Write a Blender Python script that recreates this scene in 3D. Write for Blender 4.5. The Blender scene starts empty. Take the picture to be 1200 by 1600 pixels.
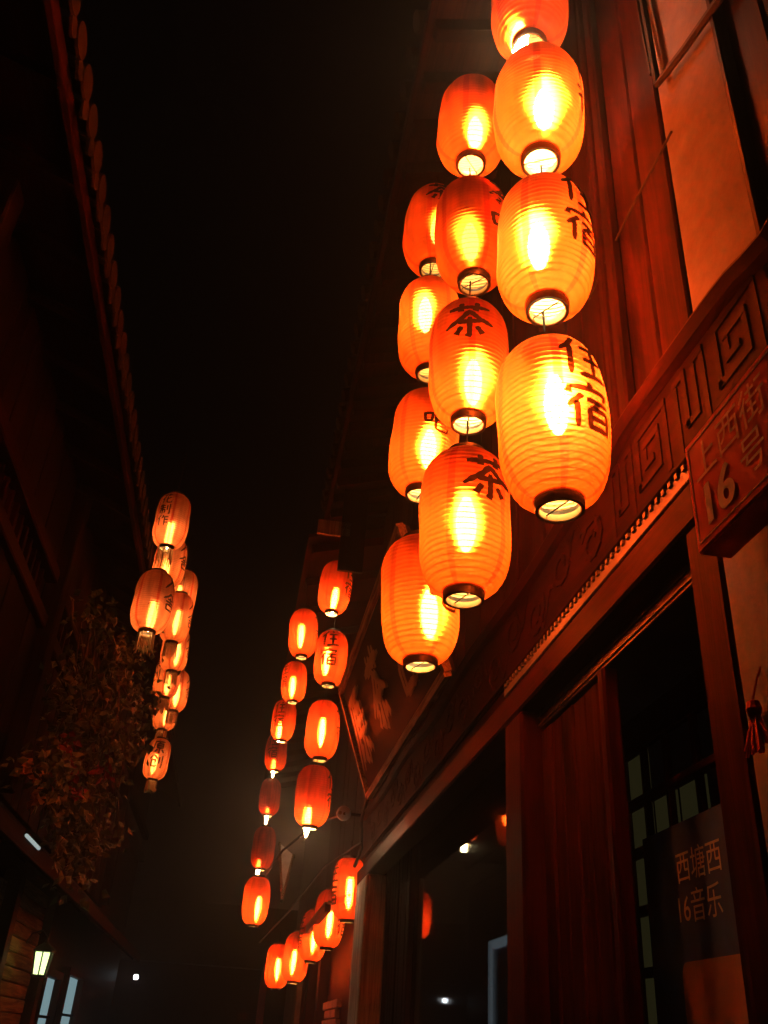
import bpy, bmesh, math, random
from mathutils import Vector, Matrix
random.seed(7)
S = bpy.context.scene
COL = S.collection
PI = math.pi
R = math.radians

# ------------------------------------------------------------------ camera
cam_d = bpy.data.cameras.new('camera')
cam = bpy.data.objects.new('camera', cam_d)
COL.objects.link(cam)
S.camera = cam
rot = Matrix(((0.98560932, -0.13214005, -0.10541952),
              (-0.15796526, -0.49797765, -0.85268121),
              (0.06017678, 0.85706317, -0.51168495)))
# rows are the street's axes seen from the camera: +Y runs up the street, +Z is up
cam.matrix_world = Matrix.Translation((0, 0, 1.6)) @ rot.to_4x4()
cam_d.sensor_fit = 'VERTICAL'
cam_d.sensor_height = 36.0
cam_d.lens = 1403.0 / 1600.0 * 36.0
cam_d.clip_start = 0.05
cam_d.clip_end = 400

# ------------------------------------------------------------------ night sky
W = bpy.data.worlds.new('World')
S.world = W
W.use_nodes = True
bgn = W.node_tree.nodes['Background']
bgn.inputs[0].default_value = (0.9, 0.72, 0.66, 1)
bgn.inputs[1].default_value = 0.0006
# ------------------------------------------------------------------ exposure
S.view_settings.view_transform = 'Standard'
S.view_settings.look = 'None'
S.view_settings.gamma = 1
S.view_settings.use_curve_mapping = False
S.view_settings.exposure = 0.0
cy = S.cycles
cy.use_denoising = True
cy.max_bounces = 8
cy.diffuse_bounces = 3
cy.glossy_bounces = 3
cy.transmission_bounces = 6
cy.transparent_max_bounces = 16
cy.volume_bounces = 0
cy.sample_clamp_indirect = 12.0
cy.caustics_reflective = False
BULB = 250.0

# ------------------------------------------------------------------ materials
def new_mat(name):
    m = bpy.data.materials.new(name)
    m.use_nodes = True
    nt = m.node_tree
    for n in list(nt.nodes):
        nt.nodes.remove(n)
    out = nt.nodes.new('ShaderNodeOutputMaterial')
    return m, nt, out

def N(nt, kind, **kw):
    n = nt.nodes.new('ShaderNode' + kind)
    for k, v in kw.items():
        setattr(n, k, v)
    return n

def rgb(c):
    return (c[0], c[1], c[2], 1)

def wood(name, a, b, axis='z', rough=0.5, spec=0.02, bump=0.5, scale=1.0, worn=None):
    """stained timber: stretched grain, a few knots, board to board variation"""
    m, nt, out = new_mat(name)
    L = nt.links.new
    tc = N(nt, 'TexCoord')
    oi = N(nt, 'ObjectInfo')
    sh = N(nt, 'VectorMath', operation='SCALE')
    sh.inputs[0].default_value = (7.3, 3.1, 5.7)
    L(oi.outputs['Random'], sh.inputs['Scale'])
    ad = N(nt, 'VectorMath', operation='ADD')
    L(tc.outputs['Object'], ad.inputs[0]); L(sh.outputs[0], ad.inputs[1])
    mp = N(nt, 'Mapping')
    st = {'x': (1.2, 22, 22), 'y': (22, 1.2, 22), 'z': (22, 22, 1.2)}[axis]
    mp.inputs['Scale'].default_value = tuple(s * scale for s in st)
    L(ad.outputs[0], mp.inputs['Vector'])
    n1 = N(nt, 'TexNoise'); n1.inputs['Scale'].default_value = 1.6; n1.inputs['Detail'].default_value = 7
    n1.inputs['Roughness'].default_value = 0.65; n1.inputs['Distortion'].default_value = 0.8
    L(mp.outputs[0], n1.inputs['Vector'])
    n2 = N(nt, 'TexNoise'); n2.inputs['Scale'].default_value = 2.2; n2.inputs['Detail'].default_value = 5
    L(ad.outputs[0], n2.inputs['Vector'])
    rp = N(nt, 'ValToRGB')
    rp.color_ramp.elements[0].position = 0.40; rp.color_ramp.elements[0].color = rgb([x * .7 for x in a])
    rp.color_ramp.elements[1].position = 0.62; rp.color_ramp.elements[1].color = rgb(b)
    L(n1.outputs['Fac'], rp.inputs[0])
    mx = N(nt, 'MixRGB', blend_type='MULTIPLY'); mx.inputs[0].default_value = 0.75
    r2 = N(nt, 'ValToRGB')
    r2.color_ramp.elements[0].position = 0.3; r2.color_ramp.elements[0].color = (0.45, 0.42, 0.4, 1)
    r2.color_ramp.elements[1].position = 0.72; r2.color_ramp.elements[1].color = (1.25, 1.2, 1.15, 1)
    L(n2.outputs['Fac'], r2.inputs[0])
    L(rp.outputs[0], mx.inputs[1]); L(r2.outputs[0], mx.inputs[2])
    hs = N(nt, 'HueSaturation')
    mr = N(nt, 'MapRange'); mr.inputs['To Min'].default_value = 0.7; mr.inputs['To Max'].default_value = 1.25
    L(oi.outputs['Random'], mr.inputs['Value']); L(mr.outputs[0], hs.inputs['Value'])
    L(mx.outputs[0], hs.inputs['Color'])
    p = N(nt, 'BsdfPrincipled')
    L(hs.outputs[0], p.inputs['Base Color'])
    rr = N(nt, 'MapRange'); rr.inputs['To Min'].default_value = rough - 0.02; rr.inputs['To Max'].default_value = rough + 0.2
    L(n1.outputs['Fac'], rr.inputs['Value']); L(rr.outputs[0], p.inputs['Roughness'])
    p.inputs['Specular IOR Level'].default_value = spec
    bm = N(nt, 'Bump'); bm.inputs['Strength'].default_value = bump; bm.inputs['Distance'].default_value = 0.004
    L(n1.outputs['Fac'], bm.inputs['Height']); L(bm.outputs[0], p.inputs['Normal'])
    L(p.outputs[0], out.inputs[0])
    return m

def plaster(name, a, b, scale=3.0, bump=0.4, rough=0.9):
    m, nt, out = new_mat(name)
    L = nt.links.new
    tc = N(nt, 'TexCoord')
    n1 = N(nt, 'TexNoise'); n1.inputs['Scale'].default_value = scale; n1.inputs['Detail'].default_value = 9
    n1.inputs['Roughness'].default_value = 0.7
    n2 = N(nt, 'TexNoise'); n2.inputs['Scale'].default_value = scale * 18; n2.inputs['Detail'].default_value = 4
    L(tc.outputs['Object'], n1.inputs['Vector']); L(tc.outputs['Object'], n2.inputs['Vector'])
    rp = N(nt, 'ValToRGB')
    rp.color_ramp.elements[0].position = 0.35; rp.color_ramp.elements[0].color = rgb(a)
    rp.color_ramp.elements[1].position = 0.62; rp.color_ramp.elements[1].color = rgb(b)
    L(n1.outputs['Fac'], rp.inputs[0])
    p = N(nt, 'BsdfPrincipled'); p.inputs['Roughness'].default_value = rough
    L(rp.outputs[0], p.inputs['Base Color'])
    bm = N(nt, 'Bump'); bm.inputs['Strength'].default_value = bump; bm.inputs['Distance'].default_value = 0.006
    ad = N(nt, 'Math', operation='ADD'); L(n1.outputs['Fac'], ad.inputs[0])
    ml = N(nt, 'Math', operation='MULTIPLY'); ml.inputs[1].default_value = 0.4
    L(n2.outputs['Fac'], ml.inputs[0]); L(ml.outputs[0], ad.inputs[1])
    L(ad.outputs[0], bm.inputs['Height']); L(bm.outputs[0], p.inputs['Normal'])
    L(p.outputs[0], out.inputs[0])
    return m

def plain(name, c, rough=0.6, metal=0.0, spec=0.5, var=0.25, scale=14):
    m, nt, out = new_mat(name)
    L = nt.links.new
    tc = N(nt, 'TexCoord')
    n1 = N(nt, 'TexNoise'); n1.inputs['Scale'].default_value = scale; n1.inputs['Detail'].default_value = 5
    L(tc.outputs['Object'], n1.inputs['Vector'])
    rp = N(nt, 'ValToRGB')
    rp.color_ramp.elements[0].position = 0.3; rp.color_ramp.elements[0].color = rgb([x * (1 - var) for x in c])
    rp.color_ramp.elements[1].position = 0.7; rp.color_ramp.elements[1].color = rgb([min(1, x * (1 + var)) for x in c])
    L(n1.outputs['Fac'], rp.inputs[0])
    p = N(nt, 'BsdfPrincipled')
    L(rp.outputs[0], p.inputs['Base Color'])
    p.inputs['Roughness'].default_value = rough; p.inputs['Metallic'].default_value = metal
    p.inputs['Specular IOR Level'].default_value = spec
    L(p.outputs[0], out.inputs[0])
    return m

def glow(name, c, strength):
    m, nt, out = new_mat(name)
    e = N(nt, 'Emission'); e.inputs[0].default_value = rgb(c); e.inputs[1].default_value = strength
    nt.links.new(e.outputs[0], out.inputs[0])
    return m

def paper(name, trans, stripe_t, refl, refr, nstripe, width, rough=0.47, ior=1.30, f_refr=0.66, f_clear=0.028, phase=0.0):
    """oiled lantern cloth over wire ribs, printed with vertical stripes"""
    m, nt, out = new_mat(name)
    L = nt.links.new
    tc = N(nt, 'TexCoord')
    sx = N(nt, 'SeparateXYZ'); L(tc.outputs['Object'], sx.inputs[0])
    at = N(nt, 'Math', operation='ARCTAN2'); L(sx.outputs[1], at.inputs[0]); L(sx.outputs[0], at.inputs[1])
    mu = N(nt, 'Math', operation='MULTIPLY_ADD'); mu.inputs[1].default_value = nstripe / (2 * PI); mu.inputs[2].default_value = 100 + phase
    L(at.outputs[0], mu.inputs[0])
    fr = N(nt, 'Math', operation='FRACT'); L(mu.outputs[0], fr.inputs[0])
    pp = N(nt, 'Math', operation='SUBTRACT'); pp.inputs[1].default_value = 0.5; L(fr.outputs[0], pp.inputs[0])
    ab = N(nt, 'Math', operation='ABSOLUTE'); L(pp.outputs[0], ab.inputs[0])
    st = N(nt, 'MapRange'); st.inputs['From Min'].default_value = width / 2 + 0.012; st.inputs['From Max'].default_value = width / 2 - 0.012
    L(ab.outputs[0], st.inputs['Value'])
    no = N(nt, 'TexNoise'); no.inputs['Scale'].default_value = 9; no.inputs['Detail'].default_value = 6
    oi = N(nt, 'ObjectInfo')
    va = N(nt, 'VectorMath', operation='ADD')
    vs = N(nt, 'VectorMath', operation='SCALE'); vs.inputs[0].default_value = (9, 5, 7); L(oi.outputs['Random'], vs.inputs['Scale'])
    L(tc.outputs['Object'], va.inputs[0]); L(vs.outputs[0], va.inputs[1]); L(va.outputs[0], no.inputs['Vector'])
    dm = N(nt, 'MapRange'); dm.inputs['From Min'].default_value = 0.3; dm.inputs['From Max'].default_value = 0.7
    dm.inputs['To Min'].default_value = 0.72; dm.inputs['To Max'].default_value = 1.1
    L(no.outputs['Fac'], dm.inputs['Value'])
    cx = N(nt, 'CombineXYZ'); L(sx.outputs[0], cx.inputs[0]); L(sx.outputs[1], cx.inputs[1])
    zz = N(nt, 'Math', operation='MULTIPLY'); zz.inputs[1].default_value = 0.12; L(sx.outputs[2], zz.inputs[0]); L(zz.outputs[0], cx.inputs[2])
    vb = N(nt, 'VectorMath', operation='ADD'); L(cx.outputs[0], vb.inputs[0]); L(vs.outputs[0], vb.inputs[1])
    ns = N(nt, 'TexNoise'); ns.inputs['Scale'].default_value = 16; ns.inputs['Detail'].default_value = 4; L(vb.outputs[0], ns.inputs['Vector'])
    ds = N(nt, 'MapRange'); ds.inputs['From Min'].default_value = 0.32; ds.inputs['From Max'].default_value = 0.66
    ds.inputs['To Min'].default_value = 0.55; ds.inputs['To Max'].default_value = 1.12; L(ns.outputs['Fac'], ds.inputs['Value'])
    dd = N(nt, 'Math', operation='MULTIPLY'); L(dm.outputs[0], dd.inputs[0]); L(ds.outputs[0], dd.inputs[1])
    def col(c0, c1):
        x = N(nt, 'MixRGB'); x.inputs[1].default_value = rgb(c0); x.inputs[2].default_value = rgb(c1)
        L(st.outputs[0], x.inputs[0])
        y = N(nt, 'MixRGB', blend_type='MULTIPLY'); y.inputs[0].default_value = 1
        L(x.outputs[0], y.inputs[1]); L(dd.outputs[0], y.inputs[2])
        return y.outputs[0]
    df = N(nt, 'BsdfDiffuse'); L(col(refl, [refl[0] * .8, refl[1] * .35, refl[2] * .35]), df.inputs[0])
    tr = N(nt, 'BsdfTranslucent'); L(col(trans, stripe_t), tr.inputs[0])
    rf = N(nt, 'BsdfRefraction', distribution='BECKMANN'); rf.inputs['Roughness'].default_value = rough; rf.inputs['IOR'].default_value = ior
    L(col(refr, [refr[0] * .8, refr[1] * .42, refr[2] * .3]), rf.inputs[0])
    tp = N(nt, 'BsdfTransparent'); tp.inputs[0].default_value = (0.98, 0.62, 0.28, 1)
    m1 = N(nt, 'MixShader'); m1.inputs[0].default_value = 0.55; L(df.outputs[0], m1.inputs[1]); L(tr.outputs[0], m1.inputs[2])
    m2 = N(nt, 'MixShader'); m2.inputs[0].default_value = f_refr; L(m1.outputs[0], m2.inputs[1]); L(rf.outputs[0], m2.inputs[2])
    m3 = N(nt, 'MixShader'); m3.inputs[0].default_value = f_clear; L(m2.outputs[0], m3.inputs[1]); L(tp.outputs[0], m3.inputs[2])
    inn = N(nt, 'BsdfDiffuse'); inn.inputs[0].default_value = (0.62, 0.40, 0.15, 1)   # the cloth's pale underside
    mi = N(nt, 'MixShader'); mi.inputs[0].default_value = 0.6; L(m3.outputs[0], mi.inputs[1]); L(inn.outputs[0], mi.inputs[2])
    ge = N(nt, 'NewGeometry')
    m4 = N(nt, 'MixShader'); L(ge.outputs['Backfacing'], m4.inputs[0]); L(m3.outputs[0], m4.inputs[1]); L(mi.outputs[0], m4.inputs[2])
    L(m4.outputs[0], out.inputs[0])
    return m

def glass(name, tint=(0.75, 0.78, 0.78), f=0.06):
    m, nt, out = new_mat(name)
    L = nt.links.new
    tp = N(nt, 'BsdfTransparent'); tp.inputs[0].default_value = rgb(tint)
    gl = N(nt, 'BsdfGlossy'); gl.inputs['Roughness'].default_value = 0.03
    fn = N(nt, 'Fresnel'); fn.inputs['IOR'].default_value = 1.35
    ml = N(nt, 'Math', operation='MULTIPLY'); ml.inputs[1].default_value = f / 0.06 * 0.8; L(fn.outputs[0], ml.inputs[0])
    mx = N(nt, 'MixShader'); L(ml.outputs[0], mx.inputs[0]); L(tp.outputs[0], mx.inputs[1]); L(gl.outputs[0], mx.inputs[2])
    L(mx.outputs[0], out.inputs[0])
    return m

M = {}
M['red_wood_z'] = wood('red_stained_timber_upright', (0.009, 0.0024, 0.0020), (0.029, 0.0066, 0.0054), 'z', rough=0.42)
M['red_wood_y'] = wood('red_stained_timber_level', (0.009, 0.0024, 0.0020), (0.029, 0.0066, 0.0054), 'y', rough=0.42)
M['board_z'] = wood('brown_wall_board', (0.008, 0.0021, 0.0017), (0.021, 0.0052, 0.0041), 'z', rough=0.65)
M['dark_z'] = wood('dark_stained_board', (0.012, 0.005, 0.0035), (0.030, 0.012, 0.008), 'z', rough=0.45)
M['dark_y'] = wood('dark_stained_beam', (0.012, 0.005, 0.0035), (0.030, 0.012, 0.008), 'y', rough=0.5)
M['carved'] = wood('carved_timber', (0.0055, 0.0014, 0.0014), (0.013, 0.0030, 0.0029), 'y', rough=0.7)
M['carved_high'] = wood('carved_timber_polished', (0.0065, 0.0015, 0.0015), (0.016, 0.0036, 0.0034), 'y', rough=0.6)
M['grey_wood_z'] = wood('weathered_grey_board', (0.006, 0.0058, 0.0068), (0.017, 0.016, 0.017), 'z', rough=0.7)
M['grey_wood_y'] = wood('weathered_grey_beam', (0.006, 0.0058, 0.0068), (0.017, 0.016, 0.017), 'y', rough=0.7)
M['pale_wood'] = wood('pale_weathered_timber', (0.07, 0.042, 0.03), (0.16, 0.11, 0.08), 'y', rough=0.5)
M['post_paint'] = wood('pale_painted_post', (0.42, 0.36, 0.34), (0.66, 0.58, 0.54), 'z', rough=0.5)
M['plaque_frame'] = wood('worn_gilt_frame', (0.30, 0.20, 0.12), (0.55, 0.40, 0.25), 'y', rough=0.45)
M['siding'] = wood('yellowed_siding_board', (0.16, 0.085, 0.03), (0.34, 0.20, 0.08), 'y', rough=0.6)
M['plaster'] = plaster('stained_cream_plaster', (0.045, 0.046, 0.060), (0.10, 0.098, 0.118), 3.5)
M['cool_light_plaster'] = plaster('cool_light_plaster', (0.12, 0.21, 0.40), (0.20, 0.32, 0.56), 5)  # blue base stands in for cool light falling on the grey pier
M['white_plaster'] = plaster('flaking_white_plaster', (0.45, 0.43, 0.42), (0.62, 0.6, 0.58), 9)
M['stone'] = plaster('worn_stone', (0.26, 0.22, 0.16), (0.45, 0.40, 0.30), 7)
M['brick'] = plaster('old_grey_brick', (0.19, 0.15, 0.10), (0.30, 0.24, 0.16), 12)
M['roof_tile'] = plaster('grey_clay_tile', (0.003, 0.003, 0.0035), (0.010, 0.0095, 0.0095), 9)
M['black'] = plain('black_lacquer', (0.012, 0.009, 0.008), 0.45)
M['cord'] = plain('black_cable', (0.012, 0.010, 0.010), 0.8, spec=0.15)
M['wire'] = plain('rusty_rib_wire', (0.05, 0.016, 0.008), 0.6)
def ink(name):
    m, nt, out = new_mat(name)
    d = N(nt, 'BsdfDiffuse'); d.inputs[0].default_value = (0.010, 0.006, 0.005, 1)
    t = N(nt, 'BsdfTransparent'); t.inputs[0].default_value = (0.9, 0.75, 0.6, 1)
    no = N(nt, 'TexNoise'); no.inputs['Scale'].default_value = 60
    mr = N(nt, 'MapRange'); mr.inputs['To Min'].default_value = 0.0; mr.inputs['To Max'].default_value = 0.04
    mx = N(nt, 'MixShader')
    nt.links.new(no.outputs['Fac'], mr.inputs['Value']); nt.links.new(mr.outputs[0], mx.inputs[0])
    nt.links.new(d.outputs[0], mx.inputs[1]); nt.links.new(t.outputs[0], mx.inputs[2]); nt.links.new(mx.outputs[0], out.inputs[0])
    return m
M['ink'] = ink('brush_ink')
M['metal'] = plain('dull_steel', (0.085, 0.09, 0.11), 0.5, 0.6)
M['white_metal'] = plain('white_enamel_frame', (0.72, 0.74, 0.76), 0.35)
M['sign'] = plain('red_enamel_plate', (0.48, 0.060, 0.034), 0.55, 0.0, 0.04, 0.12, 5)
M['sign_white'] = plain('worn_white_lettering', (0.95, 0.97, 0.97), 0.6, spec=0.1, var=0.2, scale=30)
M['sign_faint'] = plain('worn_off_lettering', (0.80, 0.62, 0.60), 0.6, spec=0.1, var=0.3, scale=30)
M['poster'] = plain('blue_poster', (0.015, 0.07, 0.42), 0.5)
M['poster_ink'] = plain('poster_lettering', (0.62, 0.64, 0.70), 0.6)
M['card'] = plain('white_card', (0.30, 0.25, 0.25), 0.7, var=0.08)
M['gilt'] = plain('old_gilding', (0.16, 0.10, 0.035), 0.5, 0.5)
M['plaque'] = wood('plaque_board', (0.008, 0.0025, 0.002), (0.016, 0.006, 0.004), 'y', rough=0.5)
M['red_cloth'] = plain('red_silk', (0.42, 0.03, 0.03), 0.7)
M['red_paint'] = plain('red_paint', (0.45, 0.03, 0.02), 0.5)
M['fringe'] = plain('straw_fringe', (0.45, 0.27, 0.10), 0.7)
M['leaf'] = plain('vine_leaf', (0.10, 0.13, 0.045), 0.5, scale=5, var=0.5)
M['flower'] = plain('red_bloom', (0.26, 0.025, 0.02), 0.6)
M['orange_leaf'] = plain('orange_leaf', (0.80, 0.34, 0.05), 0.6)
M['stem'] = plain('vine_stem', (0.10, 0.06, 0.03), 0.8)
M['paving'] = plaster('worn_paving', (0.07, 0.065, 0.06), (0.14, 0.13, 0.12), 1.6)
M['room'] = plaster('dim_room_wall', (0.06, 0.05, 0.045), (0.10, 0.085, 0.075), 2)
M['bulb'] = glow('lamp_bulb', (1.0, 0.72, 0.36), BULB * 1.15)
M['bulb_dim'] = glow('lamp_bulb_dim', (1.0, 0.68, 0.32), BULB * 0.33)
M['bulb_old'] = glow('lamp_bulb_old', (1.0, 0.62, 0.28), BULB * 0.24)
M['paper_orange'] = paper('orange_lantern_cloth', (0.24, 0.011, 0.0012), (0.19, 0.005, 0.001), (0.30, 0.05, 0.008), (0.98, 0.096, 0.007), 5, 0.13)
M['paper_red'] = paper('red_lantern_cloth', (0.30, 0.012, 0.003), (0.24, 0.006, 0.002), (0.40, 0.06, 0.03), (0.95, 0.060, 0.006), 6, 0.12)
M['paper_pale'] = paper('pale_lantern_cloth', (0.46, 0.115, 0.05), (0.34, 0.016, 0.005), (0.5, 0.30, 0.22), (0.95, 0.27, 0.07), 6, 0.13, f_refr=0.36)
M['bulb_bright'] = glow('lamp_bulb_bright', (1.0, 0.74, 0.38), BULB * 3.2)
M['glass'] = glass('window_glass')
M['lamp_glass'] = glow('lit_lamp_glass', (0.76, 1.0, 0.38), 2.4)
M['spot_glow'] = glow('lit_spot_lens', (1.0, 0.86, 0.58), 40.0)
M['cool_pane'] = glow('cool_lit_pane', (0.42, 0.66, 0.72), 0.45)
M['warm_pane'] = glow('dim_lit_pane', (0.62, 0.55, 0.20), 0.018)
M['white_dot'] = glow('white_lamp', (0.9, 0.95, 1.0), 12.0)
M['box_edge'] = glow('lit_box_edge', (0.66, 0.78, 0.9), 0.40)
M['warm_gap'] = glow('warm_lit_gap', (1.0, 0.72, 0.20), 0.30)
M['led'] = glow('blue_led', (0.25, 0.35, 1.0), 0.9)
M['led_white'] = glow('pale_led', (0.75, 0.9, 0.85), 0.5)

# ------------------------------------------------------------------ mesh helpers
class MB:
    def __init__(s):
        s.v = []; s.f = []
    def add(s, vs, fs):
        o = len(s.v)
        s.v += [tuple(v) for v in vs]
        s.f += [tuple(i + o for i in f) for f in fs]
        return s
    def box(s, x0, x1, y0, y1, z0, z1, c=0.004):
        """box with chamfered edges"""
        if x0 > x1: x0, x1 = x1, x0
        if y0 > y1: y0, y1 = y1, y0
        if z0 > z1: z0, z1 = z1, z0
        c = min(c, (x1 - x0) * .3, (y1 - y0) * .3, (z1 - z0) * .3)
        lo = (x0, y0, z0); hi = (x1, y1, z1)
        vs = []; idx = {}
        for k in range(8):
            sg = [(k >> i) & 1 for i in range(3)]
            for ax in range(3):     # the vertex that lies on face `ax`
                p = []
                for i in range(3):
                    e = hi[i] if sg[i] else lo[i]
                    if i != ax: e += -c if sg[i] else c
                    p.append(e)
                idx[(k, ax)] = len(vs); vs.append(p)
        fs = []
        for ax in range(3):
            a, b = (ax + 1) % 3, (ax + 2) % 3
            for side in (0, 1):
                q = []
                for (u, w) in ((0, 0), (1, 0), (1, 1), (0, 1)):
                    k = (side << ax) | (u << a) | (w << b)
                    q.append(idx[(k, ax)])
                fs.append(q if side else q[::-1])
            for u in (0, 1):
                for w in (0, 1):    # chamfer along axis ax
                    k0 = (u << a) | (w << b); k1 = k0 | (1 << ax)
                    q = [idx[(k0, a)], idx[(k1, a)], idx[(k1, b)], idx[(k0, b)]]
                    fs.append(q if (u == w) else q[::-1])
        for k in range(8):
            t = [idx[(k, 0)], idx[(k, 1)], idx[(k, 2)]]
            fs.append(t if bin(k).count('1') % 2 else t[::-1])
        return s.add(vs, fs)
    def tube(s, pts, r, n=8, cap=True):
        pts = [Vector(p) for p in pts]
        rs = r if isinstance(r, (list, tuple)) else [r] * len(pts)
        rings = []; up = None
        for i, p in enumerate(pts):
            t = (pts[min(i + 1, len(pts) - 1)] - pts[max(i - 1, 0)]).normalized()
            if up is None:
                up = t.orthogonal().normalized()
            up = (up - t * up.dot(t))
            up = up.normalized() if up.length > 1e-6 else t.orthogonal().normalized()
            w = t.cross(up)
            rings.append([p + (up * math.cos(2 * PI * k / n) + w * math.sin(2 * PI * k / n)) * rs[i] for k in range(n)])
        vs = [q for rg in rings for q in rg]; fs = []
        for i in range(len(pts) - 1):
            for k in range(n):
                k2 = (k + 1) % n
                fs.append((i * n + k, i * n + k2, (i + 1) * n + k2, (i + 1) * n + k))
        if cap:
            fs.append(tuple(range(n))[::-1]); fs.append(tuple((len(pts) - 1) * n + k for k in range(n)))
        return s.add(vs, fs)
    def bar(s, a, b, w, h, up=(0, 0, 1)):
        """beam of w x h section from a to b"""
        a = Vector(a); b = Vector(b); t = (b - a).normalized(); up = Vector(up)
        x = t.cross(up)
        x = x.normalized() if x.length > 1e-5 else t.orthogonal().normalized()
        u = x.cross(t)
        vs = []
        for p in (a, b):
            for (i, j) in ((-1, -1), (1, -1), (1, 1), (-1, 1)):
                vs.append(p + x * i * w / 2 + u * j * h / 2)
        return s.add(vs, [(0, 1, 2, 3), (7, 6, 5, 4), (0, 4, 5, 1), (1, 5, 6, 2), (2, 6, 7, 3), (3, 7, 4, 0)])
    def lathe(s, prof, n=32, c=(0, 0, 0), closed=False):
        vs = []; fs = []
        for (r, z) in prof:
            for k in range(n):
                a = 2 * PI * k / n
                vs.append((c[0] + r * math.cos(a), c[1] + r * math.sin(a), c[2] + z))
        m = len(prof)
        for i in range(m if closed else m - 1):
            j = (i + 1) % m
            for k in range(n):
                k2 = (k + 1) % n
                fs.append((i * n + k, i * n + k2, j * n + k2, j * n + k))
        return s.add(vs, fs)
    def extrude_poly(s, poly, fn, d):
        """2-D outline -> solid; fn(u, v, w) maps to space, depth d along w"""
        n = len(poly)
        vs = [fn(u, v, 0) for u, v in poly] + [fn(u, v, d) for u, v in poly]
        fs = [tuple(range(n)), tuple(range(2 * n - 1, n - 1, -1))]
        for i in range(n):
            j = (i + 1) % n
            fs.append((i, i + n, j + n, j))
        return s.add(vs, fs)
    def mesh(s, name, mat, smooth=False, off=(0, 0, 0)):
        me = bpy.data.meshes.new(name)
        ox, oy, oz = off
        me.from_pydata([(x - ox, y - oy, z - oz) for x, y, z in s.v], [], s.f)
        bm = bmesh.new(); bm.from_mesh(me)
        bmesh.ops.recalc_face_normals(bm, faces=bm.faces)
        bm.to_mesh(me); bm.free()
        if smooth:
            me.polygons.foreach_set('use_smooth', [True] * len(me.polygons))
        me.materials.append(mat)
        return me

def link(name, me, parent=None, loc=(0, 0, 0)):
    o = bpy.data.objects.new(name, me)
    COL.objects.link(o)
    o.location = loc
    if parent: o.parent = parent
    return o

def origin_of(o):
    p = Vector((0, 0, 0))
    while o:
        p += o.location; o = o.parent
    return p

def obj(name, mb, mat, parent=None, smooth=False, loc=None):
    """one mesh object; mb is in world coordinates, origin put at loc (world) so grain and placing stay with the piece"""
    if loc is None:
        v = Vector(mb.v[0]); w = Vector(mb.v[0])
        for q in mb.v:
            for i in range(3):
                v[i] = min(v[i], q[i]); w[i] = max(w[i], q[i])
        loc = Vector(((v[0] + w[0]) / 2, (v[1] + w[1]) / 2, v[2]))
    loc = Vector(loc)
    me = mb.mesh(name, mat, smooth, loc)
    return link(name, me, parent, loc - origin_of(parent))

def tag(o, label, cat, group=None, kind=None):
    o['label'] = label; o['category'] = cat
    if group: o['group'] = group
    if kind: o['kind'] = kind
    return o

def thing(name, label, cat, loc=(0, 0, 0), group=None, rotz=0.0):
    o = bpy.data.objects.new(name, None)
    COL.objects.link(o)
    o.location = loc
    o.rotation_euler = (0, 0, rotz)
    o.empty_display_size = 0.1
    return tag(o, label, cat, group)

def box(*a, **k):
    return MB().box(*a, **k)

# ------------------------------------------------------------------ ground
g = obj('street', box(-60, 60, -60, 140, -0.3, 0.0), M['paving'], loc=(0, 0, 0)); g['kind'] = 'structure'

# ------------------------------------------------------------------ right: timber shop
SH = thing('timber_shop', 'red brown timber shop front on the right with carved frieze and glass windows', 'shop building', (1.6, 4.5, 0))
# wall core, behind the cladding
wm = MB()
wm.box(1.06, 1.16, 0.2, 8.0, 3.06, 6.4)          # upper wall
wm.box(1.10, 1.16, 0.2, 1.70, 0.0, 3.06)         # lower wall, near side
wm.box(1.06, 4.2, 7.86, 8.0, 0.0, 3.06)          # far end wall
wm.box(1.16, 4.2, 0.2, 0.3, 0.0, 3.06)
obj('wall_core', wm, M['dark_z'], SH)
rm = MB(); rm.box(4.1, 4.2, 0.3, 7.86, 0.0, 3.06); rm.box(1.16, 4.1, 0.3, 7.86, 3.0, 3.06); rm.box(1.16, 4.1, 0.3, 7.86, 0.001, 0.02)
obj('room', rm, M['room'], SH)
# upright wall boards of the upper floor, each its own board
y = 1.673; i = 0
while y < 7.8:
    w = 0.19 + random.uniform(-0.025, 0.03)
    d = random.uniform(0, 0.008)
    obj('wall_board', box(0.998 + d, 1.055, y + 0.004, y + w - 0.004, 3.20, 6.35, c=0.006), M['board_z'], SH)
    y += w
# near bay right of the plaster: dark boards
y = 0.35
while y < 1.26:
    w = 0.2
    obj('wall_board', box(1.012, 1.055, y + 0.004, min(y + w, 1.30) - 0.004, 3.20, 6.35, c=0.006), M['dark_z'], SH)
    y += w
obj('plaster_panel', box(1.004, 1.055, 1.325, 1.672, 3.12, 6.3, c=0.01), M['plaster'], SH)
obj('wall_stud', box(0.985, 1.05, 1.30, 1.322, 3.12, 6.3), M['dark_z'], SH)
obj('wall_stud', box(0.962, 1.0, 2.03, 2.09, 3.25, 6.3, c=0.008), M['board_z'], SH)
obj('wall_stud', box(0.966, 1.0, 2.13, 2.17, 3.25, 6.3, c=0.008), M['board_z'], SH)
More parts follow.
